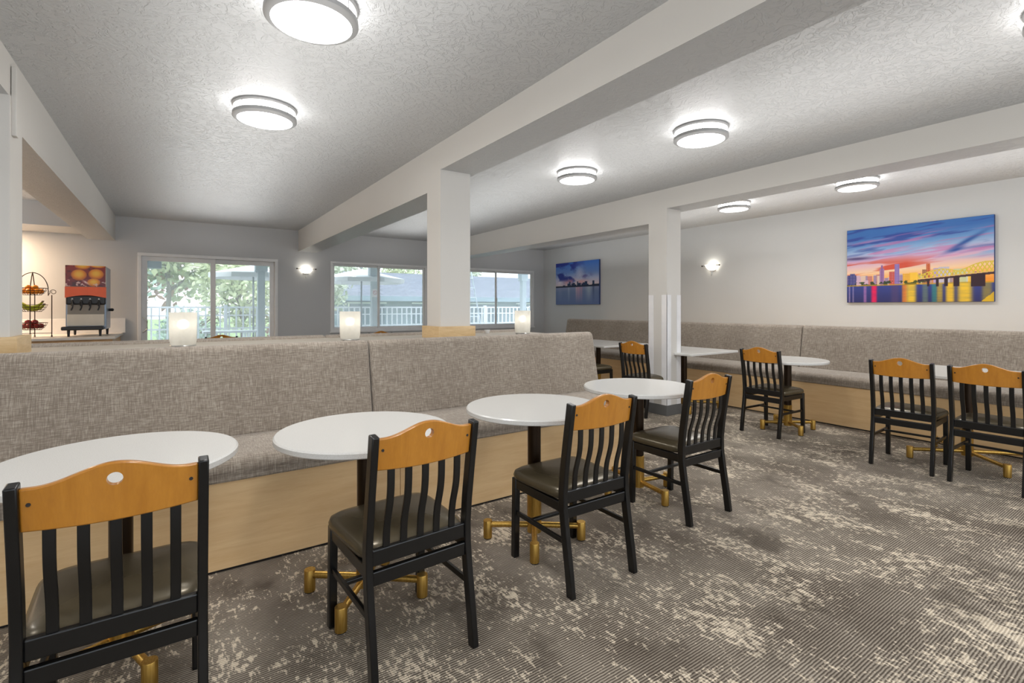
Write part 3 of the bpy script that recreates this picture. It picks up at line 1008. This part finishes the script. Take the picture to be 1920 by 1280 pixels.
def to_lin(c):
    c = np.clip(c, 0, 255) / 255
    return np.where(c <= .04045, c / 12.92, ((c + .055) / 1.055) ** 2.4)
def print_plane(name, mat, W_, H_, fn, nu, nv, parent):
    """flat print in local x (0..W) and z (0..H), facing -y, as a fine grid carrying its printed colours"""
    uu, vv = np.meshgrid(np.linspace(0, 1, nu), np.linspace(0, 1, nv), indexing='ij')
    col = to_lin(fn(uu, vv))
    verts = np.stack([uu * W_, 0 * uu, vv * H_], -1).reshape(-1, 3)
    idx = np.arange(nu * nv).reshape(nu, nv)
    f = np.stack([idx[:-1, :-1], idx[1:, :-1], idx[1:, 1:], idx[:-1, 1:]], -1).reshape(-1, 4)
    me = bpy.data.meshes.new(name)
    me.from_pydata(verts.tolist(), [], f.tolist())
    a = me.color_attributes.new('print', 'FLOAT_COLOR', 'POINT')
    rgba = np.concatenate([col.reshape(-1, 3), np.ones((nu * nv, 1))], 1).astype(np.float32)
    a.data.foreach_set('color', rgba.ravel())
    me.materials.append(mat)
    o = bpy.data.objects.new(name, me); COL.objects.link(o); o.parent = parent
    return o
def canvas(y1, fn, nu, nv, lab):
    Wd, Hd, D = 1.475, .98, .038
    t = thing('wall_canvas', lab, 'picture', (XR - .002, y1, 1.365), R(-90))
    bm = B(); b2(bm, 0, Wd, -D, 0, 0, Hd); obj('stretcher_frame', bm, M['canvasedge'], t, bevel=.002)
    p = print_plane('print', M['print'], Wd - .004, Hd - .004, fn, nu, nv, t)
    p.location = (.002, -D - .0015, .002)
canvas(3.035, city_big, 380, 240, 'large canvas of a city skyline at sunset with bridge and coloured reflections')
canvas(9.30, city_small, 190, 130, 'blue canvas of a distant skyline under clouds, near the far right corner')

# ================================================================== SERVING COUNTER
t = thing('serving_counter', 'pale counter along the far wall at the left, carrying dispenser and fruit stand', 'counter')
bm = B(); b2(bm, XL + .002, -.67, 8.55, YF - .002, .872, .905); obj('worktop', bm, M['counter'], t, bevel=.004)
bm = B(); b2(bm, XL + .002, -.70, 8.60, YF - .002, .08, .872); obj('cabinet_body', bm, M['cabinet'], t, bevel=.002)
bm = B(); b2(bm, XL, -.72, 8.66, YF, 0, .08); obj('plinth', bm, M['blackpl'], t)
for k in range(5):
    bm = B(); x1 = -.72 - k * .69; b2(bm, x1 - .67, x1, 8.582, 8.60, .10, .85); d = obj('door', bm, M['cabinet'], t, bevel=.003)
    bm = B(); tube(bm, [(x1 - .06, 8.582, .62), (x1 - .06, 8.56, .62), (x1 - .06, 8.56, .76), (x1 - .06, 8.582, .76)], .005); obj('handle', bm, M['chrome'], d, smooth=True)
bm = B(); b2(bm, XL + .002, -.64, YF - .022, YF - .002, .905, 1.13); obj('backsplash', bm, M['white'], t, bevel=.002)

# ---- juice dispenser
def oranges(u, v):
    img = grad(v, [(0, (110, 20, 24)), (1, (150, 40, 14))])
    n = vnoise(u * 9, v * 7, 90)
    img = blend(img, sm(n, .55, .65) * .6, (60, 8, 14))
    for cu, cv, rx, rz in ((.33, .55, .20, .27), (.76, .60, .20, .26), (.70, .20, .17, .20), (.42, .97, .20, .16), (.80, 1.0, .2, .1)):
        d = ((u - cu) / rx) ** 2 + ((v - cv) / rz) ** 2
        m = sm(-d, -1.0, -.9)
        sh = grad(np.clip(1 - d + .25 * (v - cv) / rz, 0, 1), [(0, (190, 90, 8)), (.6, (236, 150, 20)), (1, (250, 190, 50))])
        img = img * (1 - m[..., None]) + sh * m[..., None]
    img = blend(img, sm(vnoise(u * 14, v * 10, 95), .60, .66) * (1 - sm(v, .2, .4)) * .9, (235, 200, 190))
    img = blend(img, np.exp(-((u - .5) / .08) ** 2 - ((v - .2 + (u - .5)) / .06) ** 2) * .9, (250, 225, 215))
    return img
t = thing('juice_dispenser', 'tall juice dispenser with orange fruit picture and four nozzles on the counter', 'dispenser', (-1.225, 8.90, .905))
DW, DD = .43, .60
bm = B(); b2(bm, 0, DW, .05, DD, .09, .965); obj('body', bm, M['steel'], t, bevel=.01)
bm = B(); b2(bm, 0, DW, 0, .06, .675, .968); obj('picture_housing', bm, M['creampl'], t, bevel=.008)
pp = print_plane('picture_panel', M['printgloss'], DW - .01, .285, oranges, 120, 90, t); pp.location = (.005, -.002, .68)
bm = B()
prof = [(0, .675), (DW, .675)] + [(DW * (1 - i / 12), .525 + .035 * math.sin(PI * i / 12)) for i in range(13)]
A = [bm.verts.new((x, -.006, z)) for x, z in prof]; Bv = [bm.verts.new((x, .06, z)) for x, z in prof]
for i in range(len(prof)): bm.faces.new((A[i], A[(i + 1) % len(prof)], Bv[(i + 1) % len(prof)], Bv[i]))
bm.faces.new(A); bm.faces.new(Bv[::-1])
obj('orange_band', bm, M['orangeband'], t)
bm = B(); b2(bm, .005, DW - .005, .012, .09, .43, .56); obj('nozzle_housing', bm, M['blackpl'], t, bevel=.02, seg=3)
for k in range(4):
    x = .075 + k * .093
    bm = B(); cyl(bm, (x, .0, .47), (x, .0, .41), .018, .012, 12)
    tube(bm, [(x, -.01, .50), (x + .01, -.022, .44), (x + .004, -.026, .39), (x - .008, -.035, .355)], .009, 8)
    nz = obj('nozzle', bm, M['blackpl'], t, smooth=True)
    bm = B(); ball(bm, (x, -.001, .50), .016, 12, (.8, .5, 1.5)); obj('nozzle_badge', bm, M['chrome'], nz, smooth=True)
bm = B(); b2(bm, .02, DW - .02, .03, .05, .30, .43); obj('recess_panel', bm, M['greypl'], t)
bm = B(); b2(bm, .02, DW - .02, .0, .05, .14, .30); obj('splash_panel', bm, M['creampl'], t, bevel=.006)
bm = B(); b2(bm, -.03, DW - .02, -.09, .05, .085, .135); obj('drip_tray', bm, M['blackpl'], t, bevel=.015, seg=3)
for x, y in ((.04, -.02), (DW - .06, -.02), (.04, .50), (DW - .03, .50)):
    bm = B(); cyl(bm, (x, y, 0), (x, y, .095), .013, .018, 14); obj('leg', bm, M['blackpl'], t, smooth=True)
bm = B(); cyl(bm, (DW, .33, .36), (DW + .03, .33, .36), .02, seg=14); ball(bm, (DW + .04, .33, .36), .022, 12); obj('side_knob', bm, M['blackpl'], t, smooth=True)

# ---- three tier fruit stand with its fruit
FX, FY, FZ = -1.56, 9.0, .905
t = thing('fruit_stand', 'three-tier dark wire fruit stand with arched handle on the counter', 'fruit stand', (FX, FY, FZ))
bm = B()
arch = [(-.155 * math.cos(PI * i / 20), 0, .62 + .235 * math.sin(PI * i / 20)) for i in range(21)]
tube(bm, [(-.155, 0, .0)] + arch + [(.155, 0, .0)][:0] + [(.155, 0, .6), (.155, 0, .55)], .005, 8)
obj('arch', bm, M['wire'], t, smooth=True)
bm = B()
tube(bm, [(.155, 0, .56)] + [(.205 + .035 * math.cos(R(200 - 30 * i)) * (1 - i * .035), 0, .60 + .035 * math.sin(R(200 - 30 * i)) * (1 - i * .035)) for i in range(15)], .004, 6)
obj('scroll', bm, M['wire'], t, smooth=True)
for (x, y, h) in ((.19, 0, .56), (-.19, 0, .60), (0, -.13, .84), (0, .13, .84)):
    bm = B()
    top_ = [(x, y, h)] if abs(x) > .1 else [(x, y, .56), (x, y * .8, .70), (x, y * .35, .80), (x, 0, .86)]
    tube(bm, [(x, y, .012)] + top_, .0055, 8); ball(bm, (x, y, .010), .011, 10)
    obj('upright', bm, M['wire'], t, smooth=True)
bm = B(); tube(bm, [(-.19, 0, .05), (.19, 0, .05)], .004, 6); tube(bm, [(0, -.13, .05), (0, .13, .05)], .004, 6); obj('base_bar', bm, M['wire'], t, smooth=True)
TIERS = (.10, .34, .56)
for z in TIERS:
    bm = B()
    for r_, zz in ((.150, .09), (.135, .055), (.115, .025), (.09, .0)):
        tube(bm, [(r_ * math.cos(2 * PI * i / 32), r_ * math.sin(2 * PI * i / 32), z + zz) for i in range(32)], .0035, 6, True)
    for k in range(20):
        a = 2 * PI * k / 20
        tube(bm, [(r_ * math.cos(a), r_ * math.sin(a), z + zz) for r_, zz in ((.150, .09), (.135, .055), (.115, .025), (.09, 0), (.0, 0))], .002, 5)
    obj('basket', bm, M['wire'], t, smooth=True)
def fruit(kind, mat, r_, stem):
    t = thing(kind, '', kind)
    bm = B()
    if kind == 'apple':
        lathe(bm, [(0, -.82 * r_), (.35 * r_, -.90 * r_), (.8 * r_, -.55 * r_), (r_, .05 * r_), (.85 * r_, .62 * r_), (.45 * r_, .86 * r_), (.12 * r_, .70 * r_), (0, .62 * r_)], seg=20)
    else: ball(bm, (0, 0, 0), r_, 18, (1, 1, .96))
    obj('skin', bm, mat, t, smooth=True, angle=180)
    bm = B(); cyl(bm, (0, 0, r_ * .6), (0, 0, r_ * (1.15 if kind == 'apple' else .98)), .003, seg=6); obj('stem', bm, M['bark'], t)
    return t
def pile(kind, mat, z, r_, lab, group):
    first = fruit(kind, mat, r_, True)
    spots = [(0.078 * math.cos(R(60 * k + 15)), .078 * math.sin(R(60 * k + 15)), r_ + .012) for k in range(6)] + [(0, 0, r_ + .008)]
    spots += [(.042 * math.cos(R(120 * k + 75)), .042 * math.sin(R(120 * k + 75)), r_ * 2.65) for k in range(3)]
    for i, (x, y, dz) in enumerate(spots):
        o = first if i == 0 else dup(first)
        o.location = (FX + x, FY + y, FZ + z + dz)
        o.rotation_euler = (random.uniform(-.5, .5), random.uniform(-.5, .5), random.uniform(0, 6))
        tag(o, lab, kind, group)
pile('orange', M['orange'], TIERS[2], .036, 'orange in the top basket of the wire fruit stand', 'oranges in the top basket')
pile('apple', M['apple'], TIERS[0], .036, 'dark red apple in the bottom basket of the wire fruit stand', 'apples in the bottom basket')
def banana():
    t = thing('banana', '', 'banana')
    bm = B(); pts = []; rr = []
    for i in range(13):
        a = R(-62 + 124 * i / 12)
        pts.append((.115 * math.sin(a), 0, .115 * (1 - math.cos(a)))); u = i / 12
        rr.append(.006 + .013 * math.sin(PI * min(1, u * 1.05 + .02)) ** .6 if 0 < i < 12 else .005)
    tube(bm, pts, rr, 10); obj('peel', bm, M['banana'], t, smooth=True, angle=180)
    bm = B(); cyl(bm, pts[-1], (pts[-1][0] + .012, 0, pts[-1][2] + .022), .005, .004, 8); obj('stalk', bm, M['bark'], t)
    return t
bn = banana()
for k in range(9):
    o = bn if k == 0 else dup(bn)
    row, lay = k % 5, k // 5
    o.location = (FX + random.uniform(-.012, .012), FY - .075 + .037 * row + lay * .018, FZ + TIERS[1] + .024 + lay * .036)
    o.rotation_euler = (random.uniform(-.12, .12), 0, random.uniform(-.12, .12))
    tag(o, 'green banana in the middle basket of the wire fruit stand', 'banana', 'green bananas in the middle basket')

# ================================================================== OUTSIDE
bm = B(); b2(bm, -14, 30, YF + .15, 15.0, -.12, -.02); struct('trim_8', bm, M['concrete'])
bm = B(); b2(bm, -40, 60, 15.0, 70, -.3, -.06); tag(obj('lawn', bm, M['grass']), 'lawn beyond the patio railing', 'lawn', kind='structure')
bm = B(); b2(bm, -8, 14, YF + .15, 12.12, 2.50, 2.62); b2(bm, -8, 14, 11.85, 12.1, 2.34, 2.50); struct('trim_9', bm, M['post'])
def porch_post(x, lab):
    t = thing('porch_post', lab, 'post', (x, 12.0, 0), 0, 'posts of the covered patio')
    bm = B(); b2(bm, -.07, .07, -.07, .07, -.02, 2.34); obj('shaft', bm, M['post'], t, bevel=.005)
    bm = B(); b2(bm, -.12, .12, -.10, .10, 2.08, 2.336); obj('cap', bm, M['post'], t, bevel=.01)
    return t
porch_post(1.55, 'grey patio post seen through the sliding glass door')
pp_ = porch_post(4.05, 'grey patio post with a small red and white sign, through the left window')
porch_post(8.55, 'grey patio post seen through the right window, above the glass lamp')
t = thing('no_smoking_sign', 'small white sign with red ring on the patio post', 'sign', (4.05, 11.925, 1.64))
bm = B(); b2(bm, -.075, .075, -.006, 0, -.09, .11); obj('plate', bm, M['sign'], t)
bm = B()
tube(bm, [(.045 * math.cos(2 * PI * i / 24), -.008, .02 + .045 * math.sin(2 * PI * i / 24)) for i in range(24)], .007, 6, True)
tube(bm, [(-.03, -.008, .05), (.03, -.008, -.01)], .006, 6); obj('ring_mark', bm, M['red'], t)
t = thing('outdoor_speaker', 'dark box speaker under the patio roof, top left of the glass door', 'speaker', (-.36, 11.0, 2.0))
bm = B(); b2(bm, -.16, .16, -.10, .10, 0, .17); obj('cabinet', bm, M['speakergrey'], t, bevel=.01)
bm = B(); b2(bm, -.015, .015, -.02, .02, .17, .51); obj('bracket', bm, M['blackpl'], t)
# railing in bays
def rail_bay(L, mat):
    t = thing('railing_bay', '', 'railing')
    for z, h in ((1.30, .04), (1.11, .03), (.80, .035)):
        bm = B(); b2(bm, 0, L, -.02, .02, z - h / 2, z + h / 2); obj('rail', bm, mat, t)
    n = int(L / .145)
    for k in range(n):
        x = (k + .5) * L / n
        bm = B(); b2(bm, x - .016, x + .016, -.016, .016, .30, 1.29); obj('picket', bm, mat, t)
    bm = B(); b2(bm, -.035, .035, -.04, .04, -.02, 1.36); obj('end_post', bm, mat, t)
    return t
rb = rail_bay(1.76, M['rail'])
names = ['outside the left half of the glass door', 'outside the right half of the glass door', 'between the glass door and the left window', 'outside the left window', 'outside the middle of the left window', 'outside the right of the left window', 'behind the near pillar', 'outside the left of the right window', 'outside the right window', 'far right beyond the right window']
for k in range(10):
    o = rb if k == 0 else dup(rb)
    o.location = (-2.6 + 1.8 * k, 13.6, 0)
    tag(o, 'white patio railing section ' + names[k], 'railing', 'patio railing sections')
def umbrella(x, y, rad, zt, ze, lab):
    t = thing('patio_umbrella', lab, 'umbrella', (x, y, 0), 0, 'white patio umbrellas')
    bm = B()
    n = 8; apex = bm.verts.new((0, 0, zt)); ring = []; low = []
    for i in range(n):
        a = 2 * PI * i / n + .2
        ring.append(bm.verts.new((rad * math.cos(a), rad * math.sin(a), ze))); low.append(bm.verts.new((rad * math.cos(a), rad * math.sin(a), ze - .10)))
    for i in range(n):
        j = (i + 1) % n
        bm.faces.new((apex, ring[i], ring[j])); bm.faces.new((ring[i], low[i], low[j], ring[j]))
    c_ = obj('canopy', bm, M['canvas'], t); md = c_.modifiers.new('s', 'SOLIDIFY'); md.thickness = .006
    bm = B(); cyl(bm, (0, 0, .05), (0, 0, zt + .05), .02, seg=12); obj('pole', bm, M['pole'], t, smooth=True)
    for i in range(n):
        a = 2 * PI * i / n + .2
        bm = B(); tube(bm, [(0, 0, ze - .02), (rad * .55 * math.cos(a), rad * .55 * math.sin(a), ze + (zt - ze) * .40)], .007, 6); obj('rib', bm, M['pole'], t)
    bm = B(); lathe(bm, [(0, 0), (.25, 0), (.25, .05), (.05, .08), (0, .08)], seg=24, c=(0, 0, -.02)); obj('base', bm, M['pole'], t)
umbrella(1.50, 12.85, .92, 2.28, 2.06, 'white patio umbrella seen through the sliding glass door')
umbrella(4.02, 12.9, 1.12, 2.30, 2.03, 'white patio umbrella seen through the left window')
# patio tables under the umbrellas
for x, lab in ((1.05, 'pale patio table under the umbrella outside the glass door'), (8.4, 'pale patio table outside the right window')):
    t = thing('patio_table', lab, 'patio table', (x, 12.75, 0), 0, 'patio tables')
    bm = B(); b2(bm, -.55, .55, -.35, .35, .74, .78) if x < 2 else lathe(bm, [(0, .74), (.5, .74), (.5, .78), (0, .78)])
    obj('tabletop', bm, M['rail'], t)
    for sx in (-1, 1):
        for sy in (-1, 1):
            bm = B(); cyl(bm, (sx * .3, sy * .25, -.02), (sx * .3, sy * .25, .74), .02, seg=8); obj('leg', bm, M['rail'], t)
# step ladder
t = thing('step_ladder', 'pale step ladder standing outside the right window', 'ladder', (7.05, 12.7, -.02), R(20))
for s in (-1, 1):
    bm = B(); cyl(bm, (s * .30, -.45, 0), (s * .14, 0, 2.5), .02, seg=8); obj('rail', bm, M['shade'], t)
    bm = B(); cyl(bm, (s * .30, .45, 0), (s * .14, .04, 2.5), .014, seg=8); obj('rear_leg', bm, M['shade'], t)
for k in range(8):
    u = (k + .8) / 9
    bm = B(); hw = .30 - .16 * u; box(bm, (0, -.45 * (1 - u), 2.5 * u), (hw * 2, .07, .02)); obj('step', bm, M['shade'], t)
# neighbouring building
t = thing('neighbour_building', 'low grey building with long shingled roof beyond the patio', 'building', (5.2, 20, 0))
bm = B(); b2(bm, 0, 20, .6, 6, -.06, 1.70); obj('wall', bm, M['siding'], t)
bm = B()
slab = [(-.35, 1.62), (-.35, 1.74), (5.6, 3.14), (11, 1.74), (11, 1.62), (5.6, 3.0)]
extrude_profile(bm, slab, -.5, 20.5); obj('roof', bm, M['shingle'], t)
bm = B(); b2(bm, -.5, 20.5, -.42, -.34, 1.56, 1.76); obj('gutter', bm, M['siding'], t)
for k in range(7):
    bm = B(); b2(bm, .7 + k * 2.8, 2.2 + k * 2.8, .55, .62, .6, 1.45); w_ = obj('window', bm, M['darkglass'], t)
    bm = B(); b2(bm, .62 + k * 2.8, 2.28 + k * 2.8, .52, .56, 1.45, 1.52); obj('lintel', bm, M['rail'], w_)
bm = B(); cyl(bm, (6.9, 4.0, 2.6), (6.9, 4.0, 3.1), .10, seg=12); obj('roof_vent', bm, M['pole'], t)

# trees: a crown of small leaves on a branching trunk
def tree(x, y, h, rad, mat, lab, seed, n=3800, leaf=.16, low=.25, sq=1.0):
    r = np.random.default_rng(seed)
    t = thing('tree', lab, 'tree', (x, y, -.1), 0, 'trees beyond the patio')
    bm = B()
    cz = h * (low + 1) / 2; hz = h * (1 - low) / 2
    tube(bm, [(0, 0, 0), (.05, .03, h * .3), (-.04, 0, h * .6), (0, 0, h * .85)], [.08, .06, .045, .02], 8)
    for k in range(9):
        a = r.uniform(0, 6.28); z0 = h * r.uniform(.25, .6); L = rad * r.uniform(.5, .9)
        tube(bm, [(0, 0, z0), (L * .5 * math.cos(a), L * .5 * math.sin(a), z0 + L * .35), (L * math.cos(a), L * math.sin(a), z0 + L * r.uniform(.3, .9))], [.05, .03, .012], 6)
    obj('trunk', bm, M['bark'], t, smooth=True)
    # leaf clumps
    nc = 46
    cc = r.normal(size=(nc, 3)); cc /= np.linalg.norm(cc, axis=1, keepdims=True); cc *= r.uniform(.35, 1, (nc, 1)) ** .5
    cc = cc * np.array([rad * .85, rad * .85, hz * .85]) + np.array([0, 0, cz])
    k = r.integers(nc, size=n)
    p = cc[k] + r.normal(size=(n, 3)) * rad * .17
    p[:, 2] = np.maximum(p[:, 2], .15)
    a = r.normal(size=(n, 3)); a /= np.linalg.norm(a, axis=1, keepdims=True)
    b = r.normal(size=(n, 3)); b = np.cross(a, b); b /= np.linalg.norm(b, axis=1, keepdims=True)
    s1 = leaf * r.uniform(.5, 1.1, (n, 1)); s2 = s1 * .55
    V = np.stack([p - a * s1, p + b * s2, p + a * s1, p - b * s2], 1).reshape(-1, 3)
    F = np.arange(4 * n).reshape(n, 4)
    me = bpy.data.meshes.new('foliage'); me.from_pydata(V.tolist(), [], F.tolist()); me.materials.append(mat)
    o = bpy.data.objects.new('foliage', me); COL.objects.link(o); o.parent = t
LM = [leaf_mat('leaf_pale_green', [rgb(170, 182, 146), rgb(206, 214, 172), rgb(230, 230, 190)]),
      leaf_mat('leaf_teal', [rgb(140, 168, 152), rgb(176, 200, 184), rgb(206, 218, 200)]),
      leaf_mat('leaf_grey_green', [rgb(160, 170, 152), rgb(190, 198, 176), rgb(214, 218, 198)]),
      leaf_mat('leaf_russet', [rgb(150, 110, 90), rgb(196, 150, 120), rgb(214, 180, 150)]),
      leaf_mat('leaf_red', [rgb(150, 80, 84), rgb(200, 130, 130), rgb(220, 160, 160)])]
tree(-2.1, 17.5, 5.5, 2.0, LM[1], 'pale teal leafy tree outside the left edge of the glass door', 1)
tree(-.2, 18.4, 6.5, 2.2, LM[0], 'yellow green tree filling the left door pane', 2)
tree(1.6, 16.6, 3.0, 1.1, LM[0], 'bright green shrubby tree behind the umbrella pole in the right door pane', 3, 2600, .10)
tree(2.4, 19.6, 6.5, 2.2, LM[2], 'grey green tree behind the white umbrella in the door', 4)
tree(4.2, 18.2, 3.9, 1.1, LM[2], 'grey green tree at the left edge of the left window', 5, 2600, .11)
tree(-1.0, 21.5, 7, 2.6, LM[3], 'russet tinged tree behind the green ones in the left door pane', 6, 3400, .2)
tree(-5.5, 20, 7, 2.8, LM[2], 'grey green tree hidden mostly by the wall left of the door', 7, 2600, .2)
tree(2.9, 16.2, 1.9, .75, LM[4], 'low red leaved shrub behind the patio post in the door', 8, 1800, .07, .05)
tree(.3, 15.3, 1.35, .7, LM[1], 'low blue green shrub behind the railing in the left door pane', 9, 1600, .07, .05)
tree(14, 35, 5.6, 2.2, LM[0], 'yellow green tree rising over the neighbouring roof', 10, 2600, .16)
tree(19, 36, 5.8, 2.2, LM[2], 'dark tree rising over the neighbouring roof, right of the yellow one', 11, 2600, .16)
tree(9, 35, 6.4, 2.4, LM[2], 'tree rising over the neighbouring roof in the left pane of the window', 12, 2600, .16)
